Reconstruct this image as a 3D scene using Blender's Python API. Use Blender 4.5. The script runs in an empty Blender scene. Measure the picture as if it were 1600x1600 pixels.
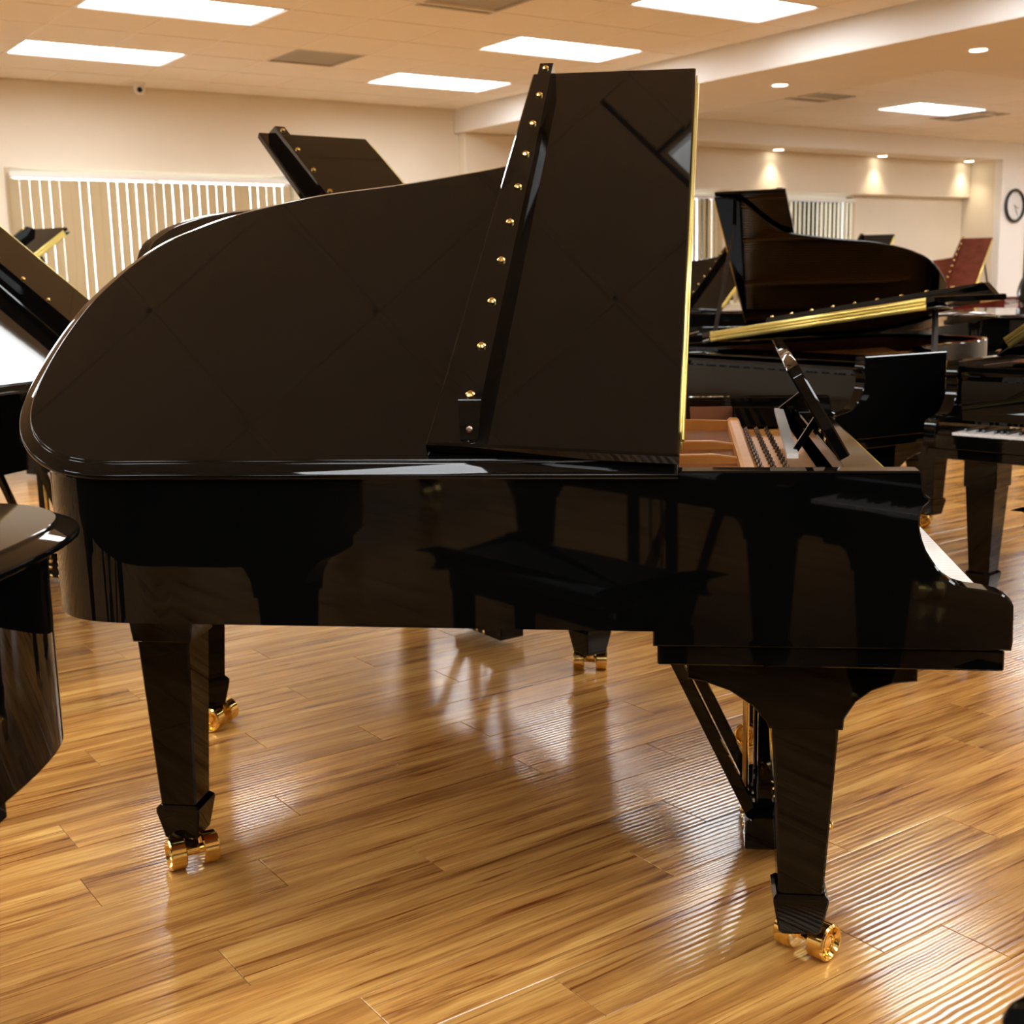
import bpy, bmesh, math, random
import numpy as np
from mathutils import Matrix, Vector
random.seed(7)
rad = math.radians
C = bpy.context.scene.collection
scene = bpy.context.scene

# ---------------------------------------------------------------- camera
F, PIT, ROLL, EYE = 1942.0, rad(10.40), rad(-1.29), 1.33
fw = Vector((0, math.cos(PIT), -math.sin(PIT))); up0 = Vector((0, math.sin(PIT), math.cos(PIT))); rt0 = Vector((1, 0, 0))
rt = math.cos(ROLL)*rt0 + math.sin(ROLL)*up0; up = -math.sin(ROLL)*rt0 + math.cos(ROLL)*up0
cd = bpy.data.cameras.new('camera'); cam = bpy.data.objects.new('camera', cd); C.objects.link(cam)
cd.sensor_width = 36; cd.lens = F/1600*36; cd.clip_start = .05
cam.matrix_world = Matrix(((rt.x, up.x, -fw.x, 0), (rt.y, up.y, -fw.y, 0), (rt.z, up.z, -fw.z, EYE), (0, 0, 0, 1)))
cd.dof.use_dof = True; cd.dof.focus_distance = 2.45; cd.dof.aperture_fstop = 7.1
scene.camera = cam
def proj(p):
    q = Vector(p) - Vector((0, 0, EYE)); d = q.dot(fw)
    if d < .05: return None
    return 800 + F*q.dot(rt)/d, 800 - F*q.dot(up)/d, d

# ---------------------------------------------------------------- world, exposure
w = bpy.data.worlds.new('world'); scene.world = w; w.use_nodes = True
bg = w.node_tree.nodes['Background']; bg.inputs[0].default_value = (.90, .97, 1.0, 1); bg.inputs[1].default_value = 9.0
scene.view_settings.view_transform = 'Standard'; scene.view_settings.look = 'None'
scene.view_settings.exposure = 0.0; scene.view_settings.gamma = 1.0; scene.view_settings.use_curve_mapping = False
TROFFER = 19.0        # radiance of the fluorescent panels
DOWNLIGHT = 30.0     # watts of each recessed spot

ROOM = rad(34.94)    # the room's long axis a against world x; b is square to it
RA = Vector((math.cos(ROOM), math.sin(ROOM), 0)); RB = Vector((-math.sin(ROOM), math.cos(ROOM), 0))
def rw(a, b, z=0): return RA*a + RB*b + Vector((0, 0, z))

# ---------------------------------------------------------------- materials
MATS = {}
def new_mat(name):
    m = bpy.data.materials.new(name); m.use_nodes = True; MATS[name] = m
    return m, m.node_tree, m.node_tree.nodes['Principled BSDF']
def simple(name, col, rough=.5, metal=0, coat=0, spec=.5, noise=0, nscale=20, bump=0):
    m, t, p = new_mat(name)
    p.inputs['Base Color'].default_value = (*col, 1); p.inputs['Roughness'].default_value = rough
    p.inputs['Metallic'].default_value = metal; p.inputs['Coat Weight'].default_value = coat; p.inputs['Coat Roughness'].default_value = .03
    p.inputs['Specular IOR Level'].default_value = spec
    if noise or bump:
        tc = t.nodes.new('ShaderNodeTexCoord'); n = t.nodes.new('ShaderNodeTexNoise'); n.inputs['Scale'].default_value = nscale; n.inputs['Detail'].default_value = 4
        t.links.new(tc.outputs['Object'], n.inputs['Vector'])
        if noise:
            mx = t.nodes.new('ShaderNodeMix'); mx.data_type = 'RGBA'
            mx.inputs[6].default_value = (*[c*(1-noise) for c in col], 1); mx.inputs[7].default_value = (*[min(1, c*(1+noise)) for c in col], 1)
            t.links.new(n.outputs['Fac'], mx.inputs[0]); t.links.new(mx.outputs[2], p.inputs['Base Color'])
        if bump:
            b = t.nodes.new('ShaderNodeBump'); b.inputs['Strength'].default_value = bump; b.inputs['Distance'].default_value = .002
            t.links.new(n.outputs['Fac'], b.inputs['Height']); t.links.new(b.outputs[0], p.inputs['Normal'])
    return m
simple('black', (.0018, .0018, .0018), .03, spec=.24, noise=.3, nscale=3)
simple('black_satin', (.012, .011, .010), .30)
simple('mahogany', (.10, .016, .010), .06, noise=.5, nscale=9)
simple('inner_wood', (.24, .085, .032), .40, noise=.45, nscale=14)
simple('bronze', (.62, .275, .058), .42, metal=.35, noise=.12, nscale=30)
simple('copper_pin', (.25, .2, .16), .2, metal=1)
simple('string', (.6, .5, .4), .25, metal=1)
simple('brass', (.88, .64, .22), .14, metal=1, noise=.08)
simple('brass_hinge', (.95, .74, .22), .28, metal=.8, noise=.15, nscale=80)
simple('ivory', (.82, .80, .77), .12)
simple('ebony', (.008, .008, .008), .22)
simple('felt', (.22, .02, .02), .9)
simple('desk_sheen_grey', (.55, .55, .53), .25)  # pale grey stands for ceiling light reflected on the desk slide
simple('leather', (.012, .013, .014), .35, bump=.3, nscale=60)
simple('wall', (.82, .755, .625), .75, noise=.02, nscale=2)
simple('wall_white', (.86, .86, .85), .75, noise=.02, nscale=2)
simple('soffit', (.80, .73, .61), .55, noise=.03, nscale=3)
simple('tile', (.88, .83, .735), .9, noise=.05, nscale=90, bump=.25)
simple('tbar', (.90, .83, .72), .5)
simple('vent_metal', (.46, .43, .36), .6)
simple('white_metal', (.85, .84, .81), .4)
simple('clock_face', (.70, .72, .73), .4)
simple('plastic_black', (.01, .01, .01), .4)
simple('lens_dark', (.02, .03, .03), .08)
simple('frame_paint', (.62, .50, .34), .5)
simple('rubber', (.01, .01, .01), .8)
simple('subfloor', (.10, .055, .02), .8)
def emis(name, col, s):
    m, t, p = new_mat(name); p.inputs['Base Color'].default_value = (*col, 1)
    p.inputs['Emission Color'].default_value = (*col, 1); p.inputs['Emission Strength'].default_value = s
emis('troffer_lens', (.95, .98, 1.0), TROFFER)
emis('troffer_dim', (.95, .98, 1.0), 2.2)  # one unseen panel, dimmed so its reflection in the front lid stays grey
emis('downlight_lens', (1, .88, .68), 14)
def glass():
    m, t, p = new_mat('window_glass'); t.nodes.remove(p); out = t.nodes['Material Output']
    tr = t.nodes.new('ShaderNodeBsdfTransparent'); gl = t.nodes.new('ShaderNodeBsdfGlossy'); gl.inputs['Roughness'].default_value = .02
    mx = t.nodes.new('ShaderNodeMixShader'); fr = t.nodes.new('ShaderNodeFresnel'); fr.inputs[0].default_value = 1.45
    t.links.new(fr.outputs[0], mx.inputs[0]); t.links.new(tr.outputs[0], mx.inputs[1]); t.links.new(gl.outputs[0], mx.inputs[2]); t.links.new(mx.outputs[0], out.inputs[0])
glass()
def slatmat():
    m, t, p = new_mat('blind_slat'); out = t.nodes['Material Output']
    p.inputs['Base Color'].default_value = (.56, .45, .28, 1); p.inputs['Roughness'].default_value = .7
    tr = t.nodes.new('ShaderNodeBsdfTranslucent'); tr.inputs[0].default_value = (.50, .38, .20, 1)
    mx = t.nodes.new('ShaderNodeMixShader'); mx.inputs[0].default_value = .28
    tc = t.nodes.new('ShaderNodeTexCoord'); n = t.nodes.new('ShaderNodeTexNoise'); n.inputs['Scale'].default_value = 120
    b = t.nodes.new('ShaderNodeBump'); b.inputs['Strength'].default_value = .15
    t.links.new(tc.outputs['Object'], n.inputs['Vector']); t.links.new(n.outputs['Fac'], b.inputs['Height']); t.links.new(b.outputs[0], p.inputs['Normal'])
    t.links.new(p.outputs[0], mx.inputs[1]); t.links.new(tr.outputs[0], mx.inputs[2]); t.links.new(mx.outputs[0], out.inputs[0])
slatmat()
def woodfloor():
    m, t, p = new_mat('plank_wood'); N, Lk = t.nodes, t.links
    tc = N.new('ShaderNodeTexCoord'); oi = N.new('ShaderNodeObjectInfo')
    geo = N.new('ShaderNodeAttribute'); geo.attribute_name = 'plank_seed'
    add = N.new('ShaderNodeMath'); add.operation = 'ADD'; Lk.new(oi.outputs['Random'], add.inputs[0]); Lk.new(geo.outputs['Fac'], add.inputs[1])
    off = N.new('ShaderNodeCombineXYZ')
    for k, f in ((0, 37.0), (1, 53.0), (2, 19.0)):
        mu = N.new('ShaderNodeMath'); mu.operation = 'MULTIPLY'; mu.inputs[1].default_value = f; Lk.new(add.outputs[0], mu.inputs[0]); Lk.new(mu.outputs[0], off.inputs[k])
    va = N.new('ShaderNodeVectorMath'); va.operation = 'ADD'; Lk.new(tc.outputs['Object'], va.inputs[0]); Lk.new(off.outputs[0], va.inputs[1])
    def noise(scale, sc, detail=5, dist=0.0, rough=.6):
        mp = N.new('ShaderNodeMapping'); mp.inputs['Scale'].default_value = sc; Lk.new(va.outputs[0], mp.inputs['Vector'])
        n = N.new('ShaderNodeTexNoise'); n.inputs['Scale'].default_value = scale; n.inputs['Detail'].default_value = detail; n.inputs['Distortion'].default_value = dist; n.inputs['Roughness'].default_value = rough
        Lk.new(mp.outputs[0], n.inputs['Vector']); return n
    broad = noise(1.0, (1.3, 16, 1), 4, .6); fine = noise(1.0, (5, 110, 1), 4, .4); streak = noise(1.0, (1.7, 42, 1), 5, .9, .62)
    r1 = N.new('ShaderNodeValToRGB'); e = r1.color_ramp.elements
    e[0].position = .28; e[0].color = (.29, .125, .032, 1); e[1].position = .72; e[1].color = (.71, .425, .128, 1)
    e2 = e.new(.5); e2.color = (.51, .255, .066, 1)
    Lk.new(broad.outputs['Fac'], r1.inputs[0])
    r2 = N.new('ShaderNodeValToRGB'); q = r2.color_ramp.elements; q[0].position = .33; q[0].color = (.40, .24, .19, 1); q[1].position = .47; q[1].color = (1, 1, 1, 1)
    Lk.new(streak.outputs['Fac'], r2.inputs[0])
    r3 = N.new('ShaderNodeValToRGB'); q = r3.color_ramp.elements; q[0].position = .3; q[0].color = (.78, .74, .7, 1); q[1].position = .65; q[1].color = (1.12, 1.12, 1.12, 1)
    Lk.new(fine.outputs['Fac'], r3.inputs[0])
    def mul(a, b):
        x = N.new('ShaderNodeMix'); x.data_type = 'RGBA'; x.blend_type = 'MULTIPLY'; x.inputs[0].default_value = 1; Lk.new(a, x.inputs[6]); Lk.new(b, x.inputs[7]); return x.outputs[2]
    col = mul(mul(r1.outputs[0], r2.outputs[0]), r3.outputs[0])
    hs = N.new('ShaderNodeHueSaturation'); vr = N.new('ShaderNodeMapRange'); vr.inputs[3].default_value = .86; vr.inputs[4].default_value = 1.14
    Lk.new(oi.outputs['Random'], vr.inputs[0]); Lk.new(vr.outputs[0], hs.inputs['Value']); Lk.new(col, hs.inputs['Color'])
    Lk.new(hs.outputs[0], p.inputs['Base Color'])
    p.inputs['Roughness'].default_value = .155; p.inputs['Specular IOR Level'].default_value = .6
    # hand-scraped ripple running along the plank
    mp = N.new('ShaderNodeMapping'); mp.inputs['Scale'].default_value = (1, 1, 1); Lk.new(tc.outputs['Object'], mp.inputs['Vector'])
    wv = N.new('ShaderNodeTexWave'); wv.bands_direction = 'Y'; wv.inputs['Scale'].default_value = 19; wv.inputs['Distortion'].default_value = 1.3; wv.inputs['Detail'].default_value = 1; wv.inputs['Detail Scale'].default_value = .6
    Lk.new(mp.outputs[0], wv.inputs['Vector'])
    b1 = N.new('ShaderNodeBump'); b1.inputs['Strength'].default_value = .55; b1.inputs['Distance'].default_value = .00045; Lk.new(wv.outputs['Fac'], b1.inputs['Height'])
    b2 = N.new('ShaderNodeBump'); b2.inputs['Strength'].default_value = .12; b2.inputs['Distance'].default_value = .0006; Lk.new(fine.outputs['Fac'], b2.inputs['Height']); Lk.new(b1.outputs[0], b2.inputs['Normal'])
    Lk.new(b2.outputs[0], p.inputs['Normal'])
woodfloor()

# ---------------------------------------------------------------- mesh helpers
def catmull(pts, n=6, closed=False):
    out = []; m = len(pts)
    rng = range(m if closed else m-1)
    for i in rng:
        P = [np.array(pts[(i+k) % m] if closed else pts[min(max(i+k, 0), m-1)], float) for k in (-1, 0, 1, 2)]
        for j in range(n):
            t = j/n
            out.append(tuple(.5*((2*P[1]) + (-P[0]+P[2])*t + (2*P[0]-5*P[1]+4*P[2]-P[3])*t*t + (-P[0]+3*P[1]-3*P[2]+P[3])*t**3)))
    if not closed: out.append(tuple(pts[-1]))
    return out
def normals2(pts, closed):
    """left-hand normals of a 2D polyline"""
    m = len(pts); N = []
    for i in range(m):
        a = np.array(pts[(i-1) % m] if closed or i > 0 else pts[0]); b = np.array(pts[(i+1) % m] if closed or i < m-1 else pts[-1])
        p = np.array(pts[i])
        e1 = p-a; e2 = b-p
        l1, l2 = np.linalg.norm(e1), np.linalg.norm(e2)
        n1 = np.array((-e1[1], e1[0]))/l1 if l1 > 1e-9 else None; n2 = np.array((-e2[1], e2[0]))/l2 if l2 > 1e-9 else None
        if n1 is None: n1 = n2
        if n2 is None: n2 = n1
        n = n1+n2; L = np.linalg.norm(n)
        n = n/L if L > 1e-6 else n1
        c = max(.35, float(n @ n1)); N.append(n/c)
    return N
def offset(pts, d, closed=True):
    return [tuple(np.array(p)+n*d) for p, n in zip(pts, normals2(pts, closed))]

class MB:
    def __init__(s): s.v = []; s.f = []
    def add(s, verts, faces):
        o = len(s.v); s.v += [tuple(map(float, q)) for q in verts]; s.f += [[i+o for i in f] for f in faces]; return s
    def box(s, x0, x1, y0, y1, z0, z1, bev=0):
        if bev:
            b = min(bev, (x1-x0)/2.01, (y1-y0)/2.01, (z1-z0)/2.01)
            rings = []
            for z, i in ((z0, b), (z0+b, 0), (z1-b, 0), (z1, b)):
                if z in (z0, z1): pts = [(x0+i, y0+i), (x0+i, y0+i), (x1-i, y0+i), (x1-i, y0+i), (x1-i, y1-i), (x1-i, y1-i), (x0+i, y1-i), (x0+i, y1-i)]
                else: pts = [(x0, y0+b), (x0+b, y0), (x1-b, y0), (x1, y0+b), (x1, y1-b), (x1-b, y1), (x0+b, y1), (x0, y1-b)]
                rings.append([(x, y, z) for x, y in pts])
            v = [p for r in rings for p in r]; f = []
            for k in range(3):
                for j in range(8): f.append([k*8+j, k*8+(j+1) % 8, (k+1)*8+(j+1) % 8, (k+1)*8+j])
            f.append([0, 6, 4, 2]); f.append([24, 26, 28, 30])
            return s.add(v, f)
        v = [(x, y, z) for z in (z0, z1) for x, y in ((x0, y0), (x1, y0), (x1, y1), (x0, y1))]
        return s.add(v, [[3, 2, 1, 0], [4, 5, 6, 7], [0, 1, 5, 4], [1, 2, 6, 5], [2, 3, 7, 6], [3, 0, 4, 7]])
    def loops(s, L, cap=True):
        n = len(L[0]); v = [p for l in L for p in l]; f = []
        for k in range(len(L)-1):
            for j in range(n): f.append([k*n+j, k*n+(j+1) % n, (k+1)*n+(j+1) % n, (k+1)*n+j])
        if cap: f.append(list(range(n))[::-1]); f.append([(len(L)-1)*n+j for j in range(n)])
        return s.add(v, f)
    def slab(s, poly, prof):
        """closed ccw 2D outline stacked through (inset, z) pairs"""
        return s.loops([[(x, y, z) for x, y in (offset(poly, i) if i else poly)] for i, z in prof])
    def prism(s, poly, y0, y1, bev=0):
        """outline in x-z pushed along y; poly clockwise seen from -y is fine"""
        area = sum(a[0]*b[1]-b[0]*a[1] for a, b in zip(poly, poly[1:]+poly[:1]))
        if area < 0: poly = poly[::-1]
        ins = offset(poly, bev) if bev else poly
        L = [[(x, y1, z) for x, z in ins], [(x, y1-bev, z) for x, z in poly], [(x, y0+bev, z) for x, z in poly], [(x, y0, z) for x, z in ins]] if bev else [[(x, y1, z) for x, z in poly], [(x, y0, z) for x, z in poly]]
        return s.loops(L)
    def sweep(s, path, prof):
        """open 2D path, profile of (offset to the left, z) pairs"""
        N = normals2(path, False)
        L = [[(p[0]+n[0]*o, p[1]+n[1]*o, z) for o, z in prof] for p, n in zip(path, N)]
        return s.loops(L)
    def tube(s, pts, r, n=10, r2=None):
        pts = [Vector(p) for p in pts]; L = []
        for i, p in enumerate(pts):
            d = (pts[min(i+1, len(pts)-1)]-pts[max(i-1, 0)]).normalized()
            a = d.cross(Vector((0, 0, 1)));
            if a.length < 1e-3: a = d.cross(Vector((1, 0, 0)))
            a.normalize(); b = d.cross(a).normalized()
            rr = r if r2 is None else r+(r2-r)*i/(len(pts)-1)
            L.append([tuple(p+a*rr*math.cos(2*math.pi*k/n)+b*rr*math.sin(2*math.pi*k/n)) for k in range(n)])
        return s.loops(L)
    def bar(s, p, q, w, h, side=(0, 1, 0)):
        """square bar from p to q, w across 'side', h across the other way"""
        p, q = Vector(p), Vector(q); d = (q-p).normalized(); a = Vector(side); a = (a-d*a.dot(d)).normalized(); b = d.cross(a)
        L = [[tuple(c+a*x*w/2+b*y*h/2) for x, y in ((-1, -1), (1, -1), (1, 1), (-1, 1))] for c in (p, q)]
        return s.loops(L)
    def lathe(s, prof, center, axis, n=24):
        c = Vector(center); ax = Vector(axis).normalized(); a = ax.cross(Vector((0, 0, 1)))
        if a.length < 1e-3: a = Vector((1, 0, 0))
        a.normalize(); b = ax.cross(a)
        L = [[tuple(c+ax*h+(a*math.cos(2*math.pi*k/n)+b*math.sin(2*math.pi*k/n))*r) for k in range(n)] for r, h in prof]
        return s.loops(L)
    def mesh(s, name, smooth=35):
        me = bpy.data.meshes.new(name); me.from_pydata(s.v, [], s.f); me.update()
        bm = bmesh.new(); bm.from_mesh(me); bmesh.ops.remove_doubles(bm, verts=bm.verts, dist=1e-6); bmesh.ops.recalc_face_normals(bm, faces=bm.faces); bm.to_mesh(me); bm.free()
        if smooth:
            me.shade_smooth(); me.set_sharp_from_angle(angle=rad(smooth))
            for pl in me.polygons:
                if len(pl.vertices) > 5: pl.use_smooth = False
        return me

def obj(name, me, mat, parent=None, loc=(0, 0, 0), rot=(0, 0, 0)):
    if isinstance(me, MB): me = me.mesh(name)
    if mat and not me.materials: me.materials.append(MATS[mat])
    o = bpy.data.objects.new(name, me); C.objects.link(o); o.location = loc; o.rotation_euler = rot
    if parent is not None: o.parent = parent
    return o
def empty(name, loc=(0, 0, 0), rz=0):
    o = bpy.data.objects.new(name, None); C.objects.link(o); o.location = loc; o.rotation_euler = (0, 0, rz); o.empty_display_size = .1; return o
def tag(o, label=None, cat=None, group=None, kind=None):
    if label: o['label'] = label
    if cat: o['category'] = cat
    if group: o['group'] = group
    if kind: o['kind'] = kind
    return o

# ================================================================ ROOM
A0, A1, B0, B1, ZC, ZS = -7.0, 20.0, -9.0, 11.82, 3.2, 2.95
BEAM, TRAY, TRAYN, TRAYF = 7.60, 8.95, 6.55, 11.2     # soffit edge, recess edge, recess near and far edge
RZ = (0, 0, ROOM)
def struct(name, mb, mat): return tag(obj(name, mb, mat, rot=RZ), kind='structure')

# ---- floor: base slab plus single planks
floor = struct('floor', MB().box(A0, A1, B0, B1, -.06, -.012), 'subfloor')
PW, PL = .1655, 1.215
known = {0: 2.08, 1: 1.90, 2: 1.32, 3: 2.20, 4: 1.79, 5: 2.05, 6: 1.39, 7: 1.07, 8: .70, 9: 1.26, 10: 1.96, 11: 1.69, 12: 1.39, 13: 2.17}
cells = []
for r in range(int((B0-1.29)/PW)-1, int((B1-1.29)/PW)+1):
    b0 = 1.29+r*PW
    if b0 < B0 or b0+PW > B1: continue
    j0 = known.get(r, random.uniform(0, PL))
    k0 = int((A0-j0)/PL)-1
    for k in range(k0, k0+int((A1-A0)/PL)+3):
        a0 = max(j0+k*PL, A0); a1 = min(j0+(k+1)*PL, A1)
        if a1-a0 < .05: continue
        c = proj(rw((a0+a1)/2, b0+PW/2)); score = 0
        vis = [q for q in (proj(rw(a0+(a1-a0)*t, b0+PW/2)) for t in (0, .25, .5, .75, 1)) if q and -30 < q[0] < 1630 and 740 < q[1] < 1640]
        if vis: score = max(1/q[2] for q in vis)
        cells.append((score, a0, a1, b0))
cells.sort(reverse=True)
g = .0011
plank_me = MB().box(0, PL-g, g/2, PW-g/2, -.012, 0, bev=.0012).mesh('plank', smooth=0)
plank_me.materials.append(MATS['plank_wood'])
far = MB(); seeds = []
for i, (sc, a0, a1, b0) in enumerate(cells):
    if i < 295 and sc > 0 and abs((a1-a0)-PL) < .01:
        obj('plank', plank_me, None, floor, loc=(a0, b0, 0))
    else:
        far.box(a0, a1-g, b0+g/2, b0+PW-g/2, -.012, 0); seeds += [random.random()]*8
fm = bpy.data.meshes.new('far_planks'); fm.from_pydata(far.v, [], far.f); fm.update(); fm.materials.append(MATS['plank_wood'])
at = fm.attributes.new('plank_seed', 'FLOAT', 'POINT'); at.data.foreach_set('value', seeds)
tag(obj('far_planks', fm, None, floor), kind='stuff')

# ---- walls (window openings on the far wall)
WIN = [(2.92, 5.66, 1.0, 2.44), (11.0, 11.62, 1.0, 2.42), (11.80, 14.16, 1.0, 2.42)]
mb = MB(); T = .2
def wall_with_holes(mb, a0, a1, b0, b1, z0, z1, holes):
    x = a0
    for h0, h1, y0, y1 in sorted(holes):
        if h0 > x: mb.box(x, h0, b0, b1, z0, z1)
        mb.box(h0, h1, b0, b1, z0, y0); mb.box(h0, h1, b0, b1, y1, z1); x = h1
    if x < a1: mb.box(x, a1, b0, b1, z0, z1)
wall_with_holes(mb, A0, A1, B1, B1+T, -.06, 3.6, WIN)
struct('wall_back', mb, 'wall')
struct('wall_front', MB().box(A0, A1, B0-T, B0, -.06, 3.6), 'wall')
struct('wall_left', MB().box(A0-T, A0, B0-T, B1+T, -.06, 3.6), 'wall')
struct('wall_right', MB().box(A1, A1+T, B0-T, B1+T, -.06, 3.6), 'wall')
# bulkhead over the right-hand windows, return wall and clock pier
struct('trim_1', MB().box(11.15-3.5, 16.65, B1-.14, B1, 2.44, 2.95, bev=.01), 'wall')
struct('wall_return', MB().box(16.65, 16.85, 11.272, B1, 0, ZS), 'wall')
struct('wall_clock', MB().box(16.652, 17.22, 11.16, 11.27, 0, ZS).box(17.22, 18.6, 11.16, 11.27, 2.14, ZS).box(18.6, A1, 11.16, 11.27, 0, ZS), 'wall_white')
dr = tag(obj('door_1', MB().box(17.24, 17.30, 11.17, 11.25, 0, 2.14).box(18.52, 18.58, 11.17, 11.25, 0, 2.14).box(17.30, 18.52, 11.17, 11.25, 2.06, 2.14).box(17.30, 18.52, 11.17, 11.25, 0, .12), 'white_metal', rot=RZ), kind='structure')
obj('pane', MB().box(17.30, 18.52, 11.205, 11.215, .12, 2.06), 'window_glass', dr)
# windows: frame and pane in each opening
for i, (a0, a1, z0, z1) in enumerate(WIN):
    f = MB(); e = .05
    f.box(a0, a0+e, B1+.10, B1+.16, z0, z1).box(a1-e, a1, B1+.10, B1+.16, z0, z1).box(a0+e, a1-e, B1+.10, B1+.16, z0, z0+e).box(a0+e, a1-e, B1+.10, B1+.16, z1-e, z1)
    if a1-a0 > 1.5: f.box((a0+a1)/2-.02, (a0+a1)/2+.02, B1+.10, B1+.16, z0+e, z1-e)
    wo = struct('window_%d' % (i+1), f, 'white_metal')
    obj('pane', MB().box(a0+e, a1-e, B1+.125, B1+.131, z0+e, z1-e), 'window_glass', wo)
    obj('window_frame', MB().box(a0-.04, a0, B1-.012, B1+.1, z0, z1).box(a1, a1+.04, B1-.012, B1+.1, z0, z1), 'frame_paint', wo)

# ---- ceiling: slab, hung tiles, grid, beam and recessed tray
ceil_o = struct('ceiling', MB().box(A0, A1, B0, B1, 3.42, 3.6), 'wall_white')
PA, PB, GA, GB = .642, .624, 2.665, 10.65
LIGHTS = []
for a in (2.665-PA*10, 2.665-PA*5, 2.665, 2.665+PA*5):
    for b in (10.03, 8.155, 6.283): LIGHTS.append((a, b))
for a in (2.665-PA*10, 2.665-PA*5, 2.665, 2.665+PA*5):
    for b in (10.65-PB*10, 2.228, 10.65-PB*16, 10.65-PB*19, 10.65-PB*22, 10.65-PB*25): LIGHTS.append((a, b))
LIGHTS = [((2.51, b) if abs(a-2.665) < .01 and abs(b-2.228) < .01 else (a, b)) for a, b in LIGHTS if not (abs(a-2.665) < .01 and abs(b-(10.65-PB*10)) < .01)]
LIGHTS.append((11.98, 9.09)); TL = [(11.98, 9.09), (15.2, 9.09), (11.98, 7.2), (15.2, 7.2)]
LIGHTS += TL[1:]+[(a, b) for a in (9.6, 12.8, 16.0) for b in (4.2, 2.3, .4, -1.5)]+[(18.3, 9.09), (18.3, 7.2)]  # unseen panels beyond the beam, added to brighten the right end
VENTS = [(4.59, 9.42, PA, PB), (4.59, 7.0, PA, PB), (10.33, 9.09, .6, .5), (13.25, 9.2, .6, .75)]
def blocked(a0, a1, b0, b1):
    for la, lb in LIGHTS:
        if a0 < la+2*PA-.03 and a1 > la+.03 and b0 < lb+PB-.03 and b1 > lb+.03: return True
    return any(a0 < va+wa-.03 and a1 > va+.03 and b0 < vb+wb-.03 and b1 > vb+.03 for va, vb, wa, wb in VENTS)
# the light row that stands off the grid has its own cut cells
tiles = []
na0 = int((A0-GA)/PA); nb0 = int((B0-GB)/PB)
zones = [(A0, BEAM, B0, B1), (TRAY, A1, TRAYN, TRAYF), (TRAY, A1, B0, TRAYN-1.35)]
for zi, (z0, z1, y0, y1) in enumerate(zones):
    for i in range(int((z0-GA)/PA)-2, int((z1-GA)/PA)+2):
        for j in range(int((y0-GB)/PB)-2, int((y1-GB)/PB)+2):
            a0, a1, b0, b1 = max(GA+i*PA, z0), min(GA+(i+1)*PA, z1), max(GB+j*PB, y0), min(GB+(j+1)*PB, y1)
            if a1-a0 < .02 or b1-b0 < .02: continue
            pieces = [(a0, a1, b0, b1)]
            for la, lb, wa, wb in [(l[0], l[1], 2*PA, PB) for l in LIGHTS]+VENTS:
                nxt = []
                for (p0, p1, q0, q1) in pieces:
                    c0, c1, d0, d1 = max(p0, la), min(p1, la+wa), max(q0, lb), min(q1, lb+wb)
                    if c1-c0 < .02 or d1-d0 < .02: nxt.append((p0, p1, q0, q1)); continue
                    for r in ((p0, c0, q0, q1), (c1, p1, q0, q1), (c0, c1, q0, d0), (c0, c1, d1, q1)):
                        if r[1]-r[0] > .02 and r[3]-r[2] > .02: nxt.append(r)
                pieces = nxt
            for p in pieces:
                c = proj(rw((p[0]+p[1])/2, (p[2]+p[3])/2, ZC)); sc = 1/c[2] if c and -60 < c[0] < 1660 and -80 < c[1] < 300 else 0
                tiles.append((sc, p))
tiles.sort(reverse=True)
rest = MB(); tcache = {}
def tile_mb(m, w, h, x=0, y=0): return m.box(x+.010, x+w-.010, y+.010, y+h-.010, -.002, .012, bev=.004)
for i, (sc, (p0, p1, q0, q1)) in enumerate(tiles):
    w_, h_ = round(p1-p0, 3), round(q1-q0, 3)
    if i < 295 and sc > 0:
        if (w_, h_) not in tcache:
            tcache[(w_, h_)] = tile_mb(MB(), w_, h_).mesh('ceiling_tile', 0); tcache[(w_, h_)].materials.append(MATS['tile'])
        obj('ceiling_tile', tcache[(w_, h_)], None, ceil_o, loc=(p0, q0, ZC))
    else: tile_mb(rest, p1-p0, q1-q0, p0, q0)
for i in range(len(rest.v)): rest.v[i] = (rest.v[i][0], rest.v[i][1], rest.v[i][2]+ZC)
tag(obj('far_ceiling_tiles', rest.mesh('far_ceiling_tiles', 0), 'tile', ceil_o), kind='stuff')
gr = MB()
for zi, (z0, z1, y0, y1) in enumerate(zones):
    i = math.ceil((z0-GA)/PA)
    while GA+i*PA < z1:
        x = GA+i*PA; i += 1
        segs = [(y0, y1)]
        for la, lb in LIGHTS:
            if la+.05 < x < la+2*PA-.05:
                segs = [s for a, b in segs for s in ((a, min(b, lb)), (max(a, lb+PB), b)) if s[1]-s[0] > .01]
        for a, b in segs: gr.box(x-.011, x+.011, a, b, ZC-.005, ZC+.02)
    j = math.ceil((y0-GB)/PB)
    while GB+j*PB < y1:
        y = GB+j*PB; j += 1
        segs = [(z0, z1)]
        for la, lb in LIGHTS:
            if lb+.05 < y < lb+PB-.05:
                segs = [s for a, b in segs for s in ((a, min(b, la)), (max(a, la+2*PA), b)) if s[1]-s[0] > .01]
        for a, b in segs: gr.box(a, b, y-.011, y+.011, ZC-.005, ZC+.02)
tag(obj('ceiling_grid', gr.mesh('ceiling_grid', 0), 'tbar', ceil_o), kind='stuff')
struct('trim_2', MB().box(BEAM, TRAY, B0, B1, ZS+.004, 3.42), 'wall_white')
struct('trim_3', MB().box(TRAY, A1, TRAYF, B1, ZS+.004, 3.42), 'wall_white')
struct('trim_4', MB().box(TRAY, A1, TRAYN-1.35, TRAYN, ZS+.004, 3.42), 'wall_white')
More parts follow.
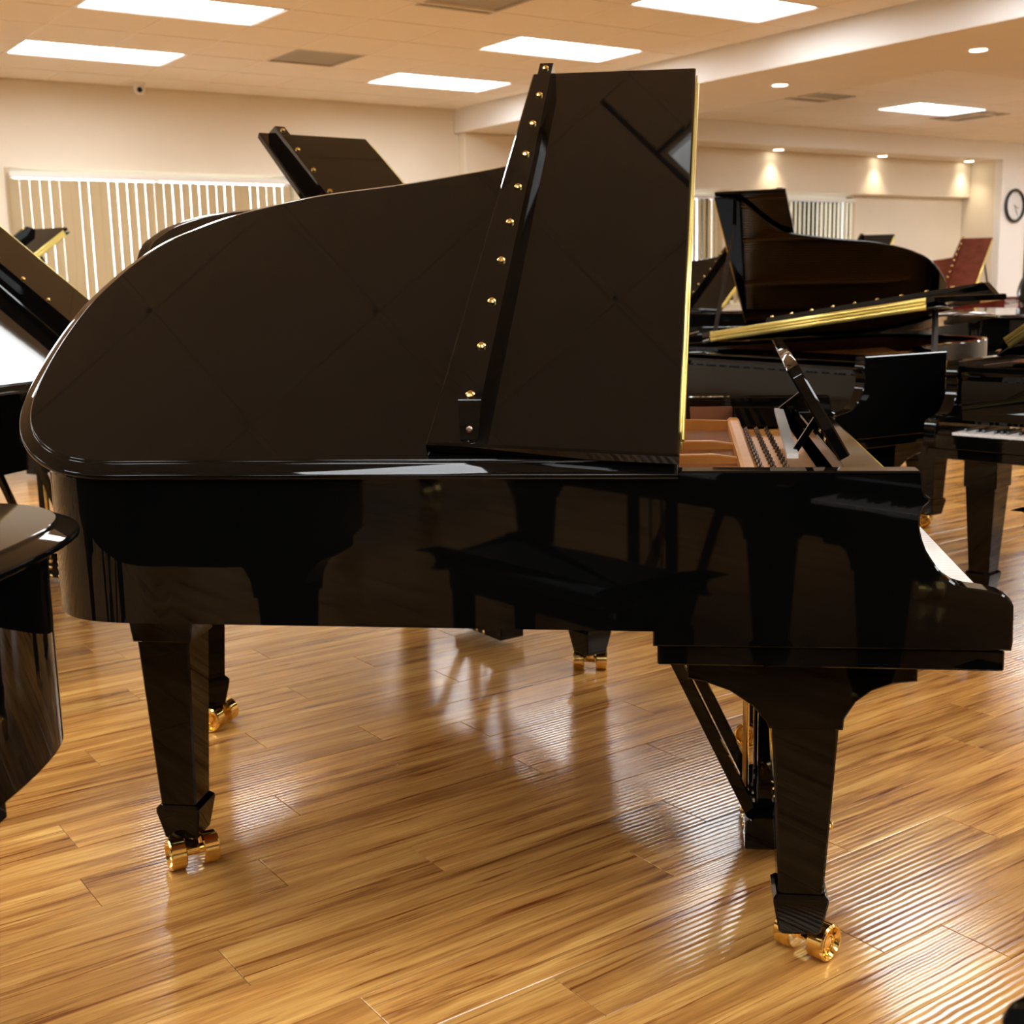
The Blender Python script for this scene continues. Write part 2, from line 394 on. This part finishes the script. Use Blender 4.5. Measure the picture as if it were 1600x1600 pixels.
struct('trim_5', MB().box(BEAM+.004, TRAY-.004, B0, B1, ZS, ZS+.004).box(TRAY-.004, A1, TRAYF+.004, B1, ZS, ZS+.004).box(TRAY-.004, A1, TRAYN-1.346, TRAYN-.004, ZS, ZS+.004), 'soffit')

# ---- fluorescent panels
hw, hh = 2*PA, PB
m_house = MB().box(.01, hw-.01, .01, .03, .0, .11).box(.01, hw-.01, hh-.03, hh-.01, .0, .11).box(.01, .03, .03, hh-.03, .0, .11).box(hw-.03, hw-.01, .03, hh-.03, .0, .11).box(.01, hw-.01, .01, hh-.01, .10, .12).mesh('housing', 0)
m_lens = MB().slab([(.03, .03), (hw-.03, .03), (hw-.03, hh-.03), (.03, hh-.03)], [(0, .055), (.0, .05), (.06, .042)]).mesh('lens', 0)
m_clip = MB().box(0, .015, hh-.028, hh-.012, -.004, .0).mesh('latch', 0)
def light_label(a, b):
    q = proj(rw(a+PA, b+PB/2, ZC))
    if not q or not (-150 < q[0] < 1750 and -60 < q[1] < 420): return None
    return q
MC_dim = []
for a, b in LIGHTS:
    o = empty('ceiling_light', rw(a, b, ZC), ROOM)
    q = light_label(a, b)
    if (a, b) == (11.98, 9.09): lab = 'bright fluorescent panel inside the recessed tray beyond the white beam'
    elif abs(a-2.665) < .01 and abs(b-10.03) < .01: lab = 'bright fluorescent ceiling panel above the left blinds, near the security camera'
    elif abs(a-2.665) < .01 and abs(b-8.155) < .01: lab = 'bright fluorescent ceiling panel cut by the top edge at upper left'
    elif abs(a-5.875) < .01 and abs(b-10.03) < .01: lab = 'bright fluorescent ceiling panel nearest the corner of beam and far wall'
    elif abs(a-5.875) < .01 and abs(b-8.155) < .01: lab = 'bright fluorescent ceiling panel just above the top of the raised piano lid'
    elif abs(a-5.875) < .01 and abs(b-6.283) < .01: lab = 'bright fluorescent ceiling panel cut by the top edge beside the white beam'
    else: lab = 'unseen fluorescent ceiling panel lighting the room from outside the view of the photograph'
    tag(o, lab, 'ceiling light', 'ceiling panels out of view' if 'outside' in lab else 'fluorescent panels in the tile ceiling')
    obj('housing', m_house, 'white_metal', o); dim = abs(a-2.51) < .01
    if dim and not MC_dim: MC_dim.append(m_lens.copy()); MC_dim[0].materials.clear()
    obj('lens', MC_dim[0] if dim else m_lens, 'troffer_dim' if dim else 'troffer_lens', o); 
    for x in (.2, hw-.215): obj('latch', m_clip, 'white_metal', o, loc=(x, 0, 0))
# ---- air vents
def vent(a, b, wa, wb, lab):
    o = empty('air_vent', rw(a, b, ZC), ROOM); tag(o, lab, 'air vent', 'ceiling air vents')
    obj('frame', MB().box(.01, wa-.01, .01, .035, -.004, .012).box(.01, wa-.01, wb-.035, wb-.01, -.004, .012).box(.01, .035, .035, wb-.035, -.004, .012).box(wa-.035, wa-.01, .035, wb-.035, -.004, .012), 'vent_metal', o)
    obj('backing', MB().box(.035, wa-.035, .035, wb-.035, .010, .02), 'vent_metal', o)
    n = 10; d = (wb-.07)/n; sm = MB().box(.036, wa-.036, .002, d-.006, 0, .006).mesh('louver', 0)
    for k in range(n): obj('louver', sm, 'vent_metal', o, loc=(0, .035+k*d, .006), rot=(.08, 0, 0))
for v, l in zip(VENTS, ('grey square ceiling vent between the two left light columns', 'grey square ceiling vent cut by the top edge of the picture', 'small grey vent beside the white beam inside the recessed tray', 'grey vent touching the light panel in the recessed tray')): vent(*v, l)
# ---- recessed downlights
DL = [(8.30, 7.74, 'downlight in the soffit just right of the raised lid'), (8.39, 5.87, 'downlight in the soffit at upper right'), (12.38, 11.55, 'leftmost downlight in the far soffit above the windows'), (14.44, 11.55, 'middle downlight in the far soffit'), (16.4, 11.55, 'rightmost downlight in the far soffit near the clock')]
for a, b, l in DL:
    o = empty('downlight', rw(a, b, ZS), 0); tag(o, 'small round '+l, 'downlight', 'recessed downlights')
    obj('trim_ring', MB().loops([[(r*math.cos(k*math.pi/12), r*math.sin(k*math.pi/12), z) for k in range(24)] for r, z in ((.062, -.001), (.075, -.004), (.085, -.001))], cap=False), 'white_metal', o)
    obj('lens', MB().lathe([(.062, -.004), (.062, -.0005)], (0, 0, 0), (0, 0, 1)), 'downlight_lens', o)
    ld = bpy.data.lights.new('downlight_bulb', 'SPOT'); ld.energy = DOWNLIGHT; ld.color = (1, .80, .55); ld.spot_size = rad(95); ld.spot_blend = 1.0; ld.shadow_soft_size = .05
    lo = bpy.data.objects.new('downlight_bulb', ld); C.objects.link(lo); lo.parent = o; lo.location = (0, 0, -.02)
# ---- security camera
o = empty('security_camera', rw(4.06, 11.56, ZC), 0); tag(o, 'small white dome security camera hanging from ceiling near the far wall', 'security camera')
obj('base', MB().lathe([(.055, -.02), (.06, -.001)], (0, 0, 0), (0, 0, 1)), 'white_metal', o)
obj('body', MB().lathe([(.012, -.105), (.03, -.10), (.046, -.08), (.052, -.05), (.045, -.02)], (0, 0, 0), (0, 0, 1)), 'white_metal', o)
d = (Vector((0, 0, EYE))-rw(4.06, 11.56, ZC)).normalized()
obj('lens', MB().lathe([(.024, .035), (.024, .056), (.012, .060)], (0, 0, -.062), (d.x, d.y, d.z)), 'lens_dark', o)
# ---- wall clock
o = empty('wall_clock', rw(16.97, 11.158, 2.30), ROOM); tag(o, 'round wall clock with white face and black rim on the pier', 'clock')
obj('rim', MB().loops([[(r*math.cos(k*math.pi/24), y, r*math.sin(k*math.pi/24)) for k in range(48)] for r, y in ((.205, 0), (.24, -.005), (.245, -.03), (.225, -.05), (.205, -.035), (.203, -.012))], cap=False), 'plastic_black', o)
fc = obj('face', MB().lathe([(.206, .012), (.206, .002)], (0, 0, 0), (0, -1, 0), 48), 'clock_face', o)
nm = MB()
for k in range(12):
    t = k*math.pi/6; r = .175
    nm.bar((r*math.sin(t), -.0135, r*math.cos(t)), ((r+.018)*math.sin(t), -.0135, (r+.018)*math.cos(t)), .010, .002)
obj('hour_marks', nm, 'plastic_black', fc)
for nme, ang, ln, wd in (('hour_hand', 112, .10, .012), ('minute_hand', 152, .15, .008)):
    t = rad(ang); obj(nme, MB().bar((-.02*math.sin(t), -.017, -.02*math.cos(t)), (ln*math.sin(t), -.017, ln*math.cos(t)), wd, .003), 'plastic_black', fc)
# ---- vertical blinds
def blind(a0, a1, zt, zb, ang, lab, seed, pitch=.087, w=.089, stack=0):
    rn = random.Random(seed)
    o = empty('vertical_blind', rw(a0, B1-.06, 0), ROOM); tag(o, lab, 'blinds', 'vertical window blinds')
    L = a1-a0
    obj('headrail', MB().box(0, L, -.02, .03, zt-.045, zt, bev=.006), 'white_metal', o)
    sm = MB(); n = 7
    P = [((k/(n-1)-.5)*w, .006*(1-(2*k/(n-1)-1)**2)) for k in range(n)]
    poly = P+[(x, y+.0012) for x, y in P[::-1]]
    sm.loops([[(x, y, z) for x, y in poly] for z in (zb, zt-.06)])
    me = sm.mesh('slat', 50); me.materials.append(MATS['blind_slat'])
    hm = MB().box(-.006, .006, -.002, .004, zt-.065, zt-.045).mesh('hook', 0)
    x = .04
    while x < L-.03:
        sl = obj('slat', me, None, o, loc=(x, 0, 0), rot=(0, 0, rad(ang(x/L)+rn.uniform(-9, 9)))); obj('hook', hm, 'white_metal', sl)
        x += pitch
blind(2.90, 5.64, 2.40, 1.02, lambda t: 9 if t < .85 else 4, 'tan vertical blinds on the wide window at left', 3)
blind(10.98, 11.60, 2.38, 1.02, lambda t: 14, 'narrow vertical blinds between the raised lid and the far piano', 5)
blind(11.80, 14.14, 2.38, 1.02, lambda t: 12 if t < .45 else 58, 'half open vertical blinds behind the far open piano', 9, pitch=.086)

# ================================================================ GRAND PIANO
W = 1.445
LID = [(-.380, 1.455), (-.43, 1.455), (-.50, 1.435), (-.55, 1.395), (-.60, 1.32), (-.65, 1.23), (-.71, 1.145), (-.77, 1.09), (-.847, 1.058), (-.96, 1.025), (-1.087, .993), (-1.265, .958), (-1.389, .914), (-1.485, .867), (-1.548, .821), (-1.603, .772), (-1.649, .699), (-1.684, .62), (-1.718, .50), (-1.731, .35), (-1.726, .22), (-1.704, .125), (-1.660, .053), (-1.59, -.001), (-1.50, -.024), (-1.38, -.0255)]
def squeeze(p, k): return (p[0] if p[0] > -.5 else -.5+(p[0]+.5)*k, p[1])
MC = {}
def cached(key, fn):
    if key not in MC: MC[key] = fn()
    return MC[key]
def lid_outline(k):
    return [squeeze(p, k) for p in catmull(LID, 8)]
def rim_path(k, off=0.0):
    """outer rim line from bass front round the tail to treble front"""
    pts = offset([(-.3, 1.455)]+lid_outline(k)+[(-.3, -.025)], .024, False)
    pts = [(p[0] if p[0] > -1.0 else -1.0+(p[0]+1.0)*.965, p[1]) for p in pts if p[0] < -.475]
    pts = [(-.457, W)]+pts+[(-.457, 0)]
    return pts
def build_rim(k): return MB().sweep(rim_path(k), [(0, .71), (0, .988), (.004, .994), (.046, .994), (.05, .988), (.05, .71)]).mesh('rim', 20)
def build_inner(k): return MB().sweep(offset(rim_path(k), .0505, False), [(0, .74), (0, .978), (.008, .978), (.008, .74)]).mesh('inner_rim')
ARM = [(-.4605, .682), (.157, .685), (.159, .70), (.157, .765), (.150, .779), (.135, .787), (.11, .793), (.08, .797), (.06, .803), (.044, .814), (.03, .829), (.018, .846), (.008, .862), (.001, .88), (-.004, .90), (-.004, .92), (.001, .937), (.011, .947), (.0115, .953), (.004, .957), (.0, .967), (-.004, .998), (-.008, 1.001), (-.4605, 1.001)]
def build_arm(v0, v1): return MB().prism(ARM, v0, v1, bev=.003).mesh('arm', 25)
def build_keybed():
    return MB().box(-.453, .149, .012, W-.012, .644, .682, bev=.003).mesh('keybed')
def build_soundboard(k):
    out = offset([(-.455, W)]+rim_path(k)[1:-1]+[(-.455, 0)], .055, True)
    return MB().slab(out, [(0, .775), (0, .785)]).mesh('soundboard')
def build_plate(k):
    m = MB()
    out = [p for p in offset(rim_path(k), .085, False)]
    out = [(-.27, W-.11)]+out[1:-1]+[(-.27, .09)]
    m.slab(out, [(0, .868), (0, .876), (.006, .882)])
    m.box(-.29, -.258, .10, W-.12, .87, .952, bev=.006)                      # capo bar
    for v in (.30, .62, .86):
        tail = {.30: -1.5, .62: -1.4, .86: -1.15}[v]
        m.prism([(squeeze((tail, 0), k)[0], .874), (-.28, .874), (-.28, .938), (-.34, .946), (squeeze((tail+.15, 0), k)[0], .942), (squeeze((tail, 0), k)[0], .90)], v-.009, v+.009, bev=.003)
    # bowed rail along the treble end and pin field
    m.loops([[(u, W-.13-.09*(1-math.cos((u+.62)*3)), z) for u in np.linspace(-.62, -.27, 10)]+[(u, W-.145-.09*(1-math.cos((u+.62)*3)), z) for u in np.linspace(-.27, -.62, 10)] for z in (.874, .95)])
    m.box(-.258, -.115, .09, W-.10, .87, .918, bev=.004)
    return m.mesh('iron_plate')
def build_pins():
    m = MB()
    for r in range(3):
        for i in range(38):
            u, v = -.245+r*.028+(.006 if i % 2 else 0), .15+i*.0305+r*.01
            m.lathe([(.0030, .915), (.0030, .928), (.002, .930)], (u, v, 0), (0, 0, 1), 6)
    return m.mesh('tuning_pins')
def build_strings(k):
    m = MB()
    for i in range(70):
        v = .13+i*.0172
        t = -1.45 if v < .6 else (-1.40+(v-.6)*1.05)
        t = min(t, -.6) if v < 1.2 else -.55
        m.bar((squeeze((t, 0), k)[0], v-.03, .915), (-.26, v, .925), .0018, .0018)
    return m.mesh('strings', 0)
def build_lid(k, folded):
    o = lid_outline(k)
    poly = o+[(-.416, -.025)]
    if sum(a[0]*b[1]-b[0]*a[1] for a, b in zip(poly, poly[1:]+poly[:1])) < 0: poly = poly[::-1]
    return MB().slab(poly, [(.006, -.025), (0, -.021), (0, -.0172), (.0012, -.0142), (.0040, -.0122), (.0235, -.0051), (.0255, -.0041), (.0270, -.0024), (.0284, -.0007), (.0305, 0)]).mesh('lid', 45)
def rect_slab(poly, z0, z1, b=.004):
    if sum(a[0]*c[1]-c[0]*a[1] for a, c in zip(poly, poly[1:]+poly[:1])) < 0: poly = poly[::-1]
    return MB().slab(poly, [(b, z0), (0, z0+b), (0, z1-b), (b, z1)])
def build_flap_folded(): return rect_slab([(-.414, -.015), (-.381, 1.452), (-.80, 1.46), (-.866, .02)], .001, .026).mesh('lid_flap', 25)
def build_flap_flat(): return rect_slab([(-.412, -.022), (-.376, 1.452), (.012, 1.452), (.012, -.022)], -.025, 0, .006).mesh('lid_flap', 25)
def build_bar():
    # lip of the front flap: stands square off the folded flap, ends cut back towards the flap
    P0, P1 = Vector((-.786, .072)), Vector((-.755, 1.405))
    d = (P1-P0).normalized(); n = Vector((-d.y, d.x))
    m = MB(); hw_ = .021; L = []
    for p, back in ((P0, -.045), (P1, .045)):
        pass
    top = [P0-n*hw_, P0+n*hw_, P1+n*hw_*.8, P1-n*hw_*.8]
    base = [P0-d*.045-n*.016, P0-d*.045+n*.016, P1+d*.045+n*.014, P1+d*.045-n*.014]
    m.loops([[(q.x, q.y, .027) for q in base], [(q.x, q.y, .076) for q in top], [(q.x*.0+(q+(((P0+P1)/2-q).normalized()*.004)).x, (q+(((P0+P1)/2-q).normalized()*.004)).y, .0795) for q in top]])
    return m.mesh('flap_lip', 25), P0, P1
def build_hinge(folded):
    m = MB(); e = lambda v: -.4150+(v+.02)*.0241
    for z0, z1 in ((-.024, -.001), (.003, .025)):
        m.loops([[(e(v)-.0005, v, z0), (e(v)+.0040, v, z0), (e(v)+.0040, v, z1), (e(v)-.0005, v, z1)] for v in (.05, 1.41)])
    m.tube([(e(.05)+.004, .05, .001), (e(1.41)+.004, 1.41, .001)], .0042, 8)
    return m.mesh('hinge_strip')
def build_leg(tail=False, slim=False):
    m = MB(); hv = .068
    if tail: prof = [(-.16, .71), (.16, .71), (.16, .672), (.12, .660), (.09, .63), (.075, .60), (.068, .555), (-.068, .555), (-.075, .60), (-.09, .63), (-.12, .660), (-.16, .672)]
    else: prof = [(-.22, .644), (.198, .644), (.198, .598), (.155, .592), (.118, .578), (.09, .556), (.07, .522), (.068, .50), (-.068, .50), (-.072, .512), (-.10, .545), (-.14, .572), (-.185, .588), (-.22, .594)]
    if slim: prof = [(-.085, .644), (.085, .644), (.085, .622), (.066, .596), (.064, .50), (-.064, .50), (-.066, .596), (-.085, .622)]
    m.prism(prof, -hv, hv, bev=.003)
    zt = .56 if tail else .505
    def sq(w, z, b=.004): return [(-w+b, -w, z), (w-b, -w, z), (w, -w+b, z), (w, w-b, z), (w-b, w, z), (-w+b, w, z), (-w, w-b, z), (-w, -w+b, z)]
    m.loops([sq(.0615, zt), sq(.0425, .152)])
    m.loops([sq(.046, .156), sq(.0525, .149), sq(.0525, .140), sq(.0405, .075), sq(.0375, .070)])
    return m.mesh('leg', 18)
def build_wheel():
    r = .032
    return MB().loops([[(x, rr*math.cos(k*math.pi/14), rr*math.sin(k*math.pi/14)) for k in range(28)] for rr, x in ((.005, .010), (.009, .0105), (.0105, .007), (.012, .012), (.014, .012), (.0155, .006), (.022, .005), (.0245, .012), (.027, .0165), (.0295, .017), (r, .014), (r, -.014), (.029, -.0165), (.006, -.0165))]).mesh('caster_wheel', 30)
def build_fork(): return MB().tube([(0, 0, .074), (0, 0, .05)], .014, 14).tube([(-.03, .032, .0377), (.03, .032, .0377)], .012, 12).bar((0, 0, .064), (0, .034, .036), .030, .026, (1, 0, 0)).mesh('caster_fork')
def build_lyre():
    m = MB(); c = W/2
    m.box(-.26, -.17, c-.17, c+.17, .618, .644, bev=.004)
    for s in (-1, 1):
        m.prism([(-.235, .62), (-.195, .62), (-.195, .11), (-.235, .11)], c+s*.09-.016, c+s*.09+.016, bev=.004)
    m.prism([(-.265, .03), (-.165, .03), (-.165, .095), (-.185, .112), (-.245, .112), (-.265, .095)], c-.16, c+.16, bev=.004)
    m.box(-.245, -.185, c-.12, c+.12, .112, .13, bev=.004)
    return m.mesh('lyre')
def build_brace(s):
    c = W/2
    return MB().bar((-.535, c+s*.12, .70), (-.235, c+s*.12, .075), .026, .026).mesh('lyre_brace')
def build_pedal(): return MB().loops([[(x, y*w, z+h) for y, h in ((-1, 0), (-.7, .006), (.7, .006), (1, 0), (.7, -.005), (-.7, -.005))] for x, w, z in ((-.18, .009, .065), (-.13, .010, .066), (-.10, .014, .064), (-.075, .018, .060), (-.062, .015, .056), (-.056, .006, .053))]).mesh('pedal')
def build_rod(): return MB().tube([(-.258, 0, .03), (-.258, 0, .70)], .0055, 10).tube([(-.258, 0, .03), (-.258, 0, .045)], .010, 10).tube([(-.258, 0, .07), (-.258, 0, .085)], .010, 10).tube([(-.258, 0, .10), (-.258, 0, .112)], .010, 10).mesh('pedal_rod')
def build_fallboard():
    return MB().prism([(-.012, .762), (.004, .775), (-.004, .80), (-.016, .86), (-.022, .925), (-.012, .945), (-.014, .957), (-.034, .960), (-.05, .95), (-.05, .762)], .052, W-.052, bev=.002).mesh('fallboard', 30)
def build_keyslip(): return MB().box(.150, .158, .05, W-.05, .683, .736, bev=.003).box(.1485, .1505, .05, W-.05, .683, .728).mesh('key_slip')
def build_block(v0, v1): return MB().box(-.01, .149, v0, v1, .683, .752, bev=.006).mesh('key_block')
def build_shelf(): return MB().box(-.110, -.036, .052, W-.052, .950, .978, bev=.003).mesh('shelf')
def build_rail(v): return MB().box(-.275, -.11, v, v+.075, .925, .982, bev=.004).mesh('desk_rail')
def build_deskpanel():
    NB, NT, FT, FB = Vector((-.106, .22, .992)), Vector((-.209, .22, 1.17)), Vector((-.170, 1.2, 1.176)), Vector((-.066, 1.2, .997))
    n = (NT-NB).cross(FB-NB).normalized()*.012
    def rr(a, b, t): return a+(b-a)*t
    outl = [NB, rr(NB, NT, .85), rr(NT, rr(NB, NT, .85), .25)+(FT-NT)*.012, NT+(FT-NT)*.035, FT+(NT-FT)*.035, rr(FT, rr(FB, FT, .85), .25)+(NT-FT)*.012, rr(FB, FT, .85), FB]
    ctr = (NB+FT)/2
    return MB().loops([[tuple(p+n*k+(ctr-p)*i) for p in outl] for k, i in ((-1, .006), (-.7, 0), (.7, 0), (1, .006))]).mesh('music_desk', 30)
def build_closed_shelf(): return MB().box(-.405, -.036, .06, W-.06, .955, .975, bev=.004).mesh('music_shelf')
def build_prop(al, s):
    # from the treble rim up to the lid's underside
    q = (-.47 if s < 1.25 else -.56, s*math.cos(al)+.025*math.sin(al), 1.02+s*math.sin(al)-.025*math.cos(al))
    return MB().bar((-.40 if s < 1.25 else -.475, W-.075, .93), q, .022, .014, (1, 0, 0)).mesh('lid_prop')
def build_white_key(): return MB().box(-.02, .1465, 0, .0226, .715, .745, bev=.0012).mesh('white_key')
def build_black_key(): return MB().prism([(-.02, .744), (.092, .744), (.087, .756), (-.02, .758)], 0, .0105, bev=.0015).mesh('black_key')

def piano(loc, theta, label, alpha=34.4, k=1.0, sc=1.0, folded=True, body='black', keys=True, desk=False, legs=True, inside=True, prop=None, lift=0, slim=False, tail_leg=(-1.568, .454)):
    r = empty('grand_piano', (loc[0], loc[1], 0), theta); r.scale = (sc, sc, sc)
    tag(r, label, 'piano', 'grand pianos in the showroom')
    M = lambda key, fn, name, mat, par=r, **kw: obj(name, cached((key, mat), fn), mat, par, **kw)
    M(('rim', k), lambda: build_rim(k), 'rim', body)
    M('arm0', lambda: build_arm(0, .05), 'arm', body); M('arm1', lambda: build_arm(W-.05, W), 'arm', body)
    M('keybed', build_keybed, 'keybed', body); M('keyslip', build_keyslip, 'key_slip', body)
    M('blk0', lambda: build_block(.05, .109), 'key_block', body); M('blk1', lambda: build_block(W-.109, W-.05), 'key_block', body)
    M('fallboard', build_fallboard, 'fallboard', body)
    M(('sb', k), lambda: build_soundboard(k), 'soundboard', 'inner_wood')
    if inside:
        M(('inner', k), lambda: build_inner(k), 'inner_rim', 'inner_wood')
        for v0 in (.0505, W-.0585): M(('lining', v0), lambda: MB().box(-.457, -.20, v0, v0+.008, .76, .975).mesh('inner_lining', 0), 'inner_lining', 'inner_wood')
        M(('plate', k), lambda: build_plate(k), 'iron_plate', 'bronze')
        tag(M('pins', build_pins, 'tuning_pins', 'copper_pin'), kind='stuff'); tag(M(('strings', k), lambda: build_strings(k), 'strings', 'string'), kind='stuff')
        M('shelf', build_shelf, 'front_shelf', body)
    al = rad(alpha); z = 1.02 if alpha > 1 else 1.0275
    kw = dict(loc=(0, 0, z+lift), rot=(al, 0, 0))
    ld = M(('lid', k), lambda: build_lid(k, folded), 'lid', body, **kw)
    if folded:
        fl = M('flapF', build_flap_folded, 'lid_flap', body, **kw)
        if 'lip' not in MC: MC['lip'] = build_bar()
        me, P0, P1 = MC['lip']
        obj('flap_lip', cached(('lipm', body), lambda: me.copy()), body, fl)
        pin = cached('pin', lambda: MB().lathe([(.0085, .079), (.0085, .0835), (.005, .0865)], (0, 0, 0), (0, 0, 1), 12).mesh('lip_button'))
        for i in range(10):
            s = (.088+i*.1425-.072)/(1.405-.072); q = P0.lerp(P1, min(s, .975)); obj('lip_button', pin, 'brass', fl, loc=(q.x, q.y, 0))
        sc_ = cached('screw', lambda: MB().lathe([(.006, 0), (.006, .004), (.003, .005)], (0, 0, 0), (0, -.72, .69), 10).mesh('lip_screw'))
        obj('lip_screw', sc_, 'copper_pin', fl, loc=(-.786, .040, .040))
        M('hinge', lambda: build_hinge(True), 'hinge_strip', 'brass_hinge', ld)
    else:
        M('flapN', build_flap_flat, 'lid_flap', body, **kw)
    if alpha > 1:
        s = prop or (1.18 if alpha > 20 else 1.30)
        M(('prop', alpha, s), lambda: build_prop(al, s), 'lid_prop', 'black_satin')
    if legs:
        wheel = cached('wheel', build_wheel); fork = cached('fork', build_fork)
        for (u, v, tail, rot) in ((-.18, .10 if slim else .155, False, -38), (-.18, W-.125, False, 70), (*tail_leg, True, 217)):
            u = squeeze((u, 0), k)[0]
            lg = M(('leg', tail, slim), lambda: build_leg(tail, slim and not tail), 'leg', body, loc=(u, v, 0))
            if tail: lg.rotation_euler = (0, 0, 0)
            ca = obj('caster_fork', fork, 'brass', lg, rot=(0, 0, rad(rot)))
            t = rad(rot)
            for s in (-1, 1):
                x, y = s*.038, .032
                obj('caster_wheel', wheel, 'brass', lg, loc=(x*math.cos(t)-y*math.sin(t), x*math.sin(t)+y*math.cos(t), .0377), rot=(0, 0, t+(math.pi if s < 0 else 0))).scale = (1.12, 1.17, 1.17)
        ly = M('lyre', build_lyre, 'lyre', body)
        M('br0', lambda: build_brace(-1), 'lyre_brace', body); M('br1', lambda: build_brace(1), 'lyre_brace', body)
        for s in (-1, 0, 1):
            M('pedal', build_pedal, 'pedal', 'brass', ly, loc=(0, W/2+s*.065, 0)); M('rod', build_rod, 'pedal_rod', 'brass', ly, loc=(0, W/2+s*.045, 0))
    if keys:
        wk = cached('wk', build_white_key); bk = cached('bk', build_black_key); v0 = (W-52*.0235)/2
        for i in range(52):
            obj('white_key', wk, 'ivory', r, loc=(0, v0+i*.0235+.00045, 0))
            if i < 51 and (i+5) % 7 in (5, 0, 1, 3, 4): obj('black_key', bk, 'ebony', r, loc=(0, v0+(i+1)*.0235-.00525, 0))
    if desk:
        M('rail0', lambda: build_rail(.052), 'desk_rail', body); M('rail1', lambda: build_rail(W-.052-.075), 'desk_rail', body)
        dk = M('deskp', build_deskpanel, 'music_desk', body)
        obj('desk_slide', MB().loops([[(-.212, .235, z), (-.190, .235, z), (-.155, 1.10, z), (-.177, 1.10, z)] for z in (.990, .999)]), 'desk_sheen_grey', dk)
        for (p, q) in (((-.190, .30, .998), (-.150, .30, 1.062)), ((-.163, 1.08, .998), (-.098, 1.08, 1.05))): obj('desk_strut', MB().bar(p, q, .012, .012), body, dk)
        for v in (.35, .5, .92, 1.07):
            t = (v-.22)/.98; p = Vector((-.118, .22, 1.01)).lerp(Vector((-.078, 1.2, 1.015)), t)
            obj('desk_hinge', MB().tube([(p.x-.012, p.y-.02, p.z), (p.x-.012, p.y+.02, p.z)], .006, 8), 'brass', dk)
    elif inside:
        M('mshelf', build_closed_shelf, 'music_shelf', body)
    return r

# the piano in front
piano((.7043, 2.0924), rad(-8.1), 'large black grand piano in front, lid raised, seen from its straight side', desk=True)
# piano just behind it on the left
piano((.5025, 4.1112), rad(34.24), 'black grand piano behind the front one, only lid corner and casters showing', alpha=32.7, k=.84, sc=1.033, keys=False)
# far left piano whose lid leans across the left edge
piano((-1.341, 5.671), rad(72.1), 'black grand piano at left edge, raised lid slanting down to the right', alpha=36.8, keys=False)
# near left corner, lid closed
piano((-2.29, 1.935), rad(176), 'black grand piano tail cut by the left edge, lid closed, nearest the camera', alpha=0, tail_leg=(-1.50, .385), folded=False, keys=False, inside=False)
# right, behind the keyboard of the front piano
piano((.628, 6.11), rad(-149.3), 'black grand piano with its lid barely raised showing a long brass hinge', alpha=6.9, sc=1.02)
piano((1.688, 4.815), rad(-137.2), 'black grand piano at right edge with open white keyboard', alpha=35, slim=True)
piano((1.284, 8.939), rad(161.3), 'black grand piano farther back, raised lid showing its brown reflecting underside', alpha=33.7, keys=False)
piano((6.40, 16.18), rad(-30), 'mahogany red grand piano with raised lid near the clock', alpha=32, k=.8, body='mahogany', keys=False)
piano((4.34, 13.85), rad(-30), 'black grand piano with raised lid below the blank cream wall panel', alpha=32, keys=False)
piano((-3.647, 8.462), rad(-31.8), 'black grand piano far at left, small raised lid before the blinds', alpha=32.8, keys=False)

piano((2.43, 12.15), rad(-35), 'black grand piano glimpsed between the raised front lid and the far open piano', alpha=32, keys=False)
piano((6.65, 11.95), rad(-30), 'black grand piano with raised lid, only its tail showing under the clock', alpha=32, keys=False)
piano((5.03, 10.04), rad(35), 'black grand piano with closed lid, tail towards us behind the right keyboard', alpha=0, folded=False, keys=False, inside=False)
# bench in front of the right-hand keyboard
def bench(loc, rz, label):
    o = empty('piano_bench', loc, rz); tag(o, label, 'bench', 'piano benches')
    L, D = .76, .34
    poly = [(x, y) for x, y in catmull([(0, .02), (.02, 0), (L-.02, 0), (L, .02), (L, D-.02), (L-.02, D), (.02, D), (0, D-.02)], 4, True)]
    obj('cushion', MB().slab(poly, [(.012, .445), (0, .455), (-.004, .47), (0, .485), (.012, .498), (.04, .505)]), 'leather', o)
    obj('apron', MB().box(.012, L-.012, .012, D-.012, .385, .446, bev=.004), 'black', o)
    lm = MB().loops([[(s*x, t*x, z) for s, t in ((-1, -1), (1, -1), (1, 1), (-1, 1))] for x, z in ((.026, 0), (.03, .06), (.024, .075), (.026, .37), (.03, .39))]).mesh('leg')
    for x in (.045, L-.045):
        for y in (.045, D-.045): obj('leg', lm, 'black', o, loc=(x, y, 0))
bench((1.85, 4.29, 0), rad(-47), 'black padded piano bench at the right edge, mostly cut off')

# pianos around the camera; the rear pair and both benches added for dark reflections
piano((.345, .51), rad(124.5), 'black grand piano below the camera, lid closed, seen only as reflection', alpha=0, folded=False, inside=False)
piano((1.648, 1.562), rad(124.5), 'black grand piano whose cheek block just shows at lower right corner', alpha=0, folded=False, inside=False)
piano((-1.9, -1.5), rad(100), 'black grand piano behind the photographer on the left, lid closed, added to darken reflections', alpha=0, folded=False, keys=False, inside=False)
piano((.9, -2.6), rad(110), 'black grand piano behind the photographer, lid closed, added to darken reflections', alpha=0, folded=False, keys=False, inside=False)
bench(rw(-.165, .59), ROOM, 'black padded piano bench below the camera, added to darken a reflection')
bench(rw(1.66, .47), ROOM, 'black padded piano bench just outside the lower right corner, added to darken a reflection')
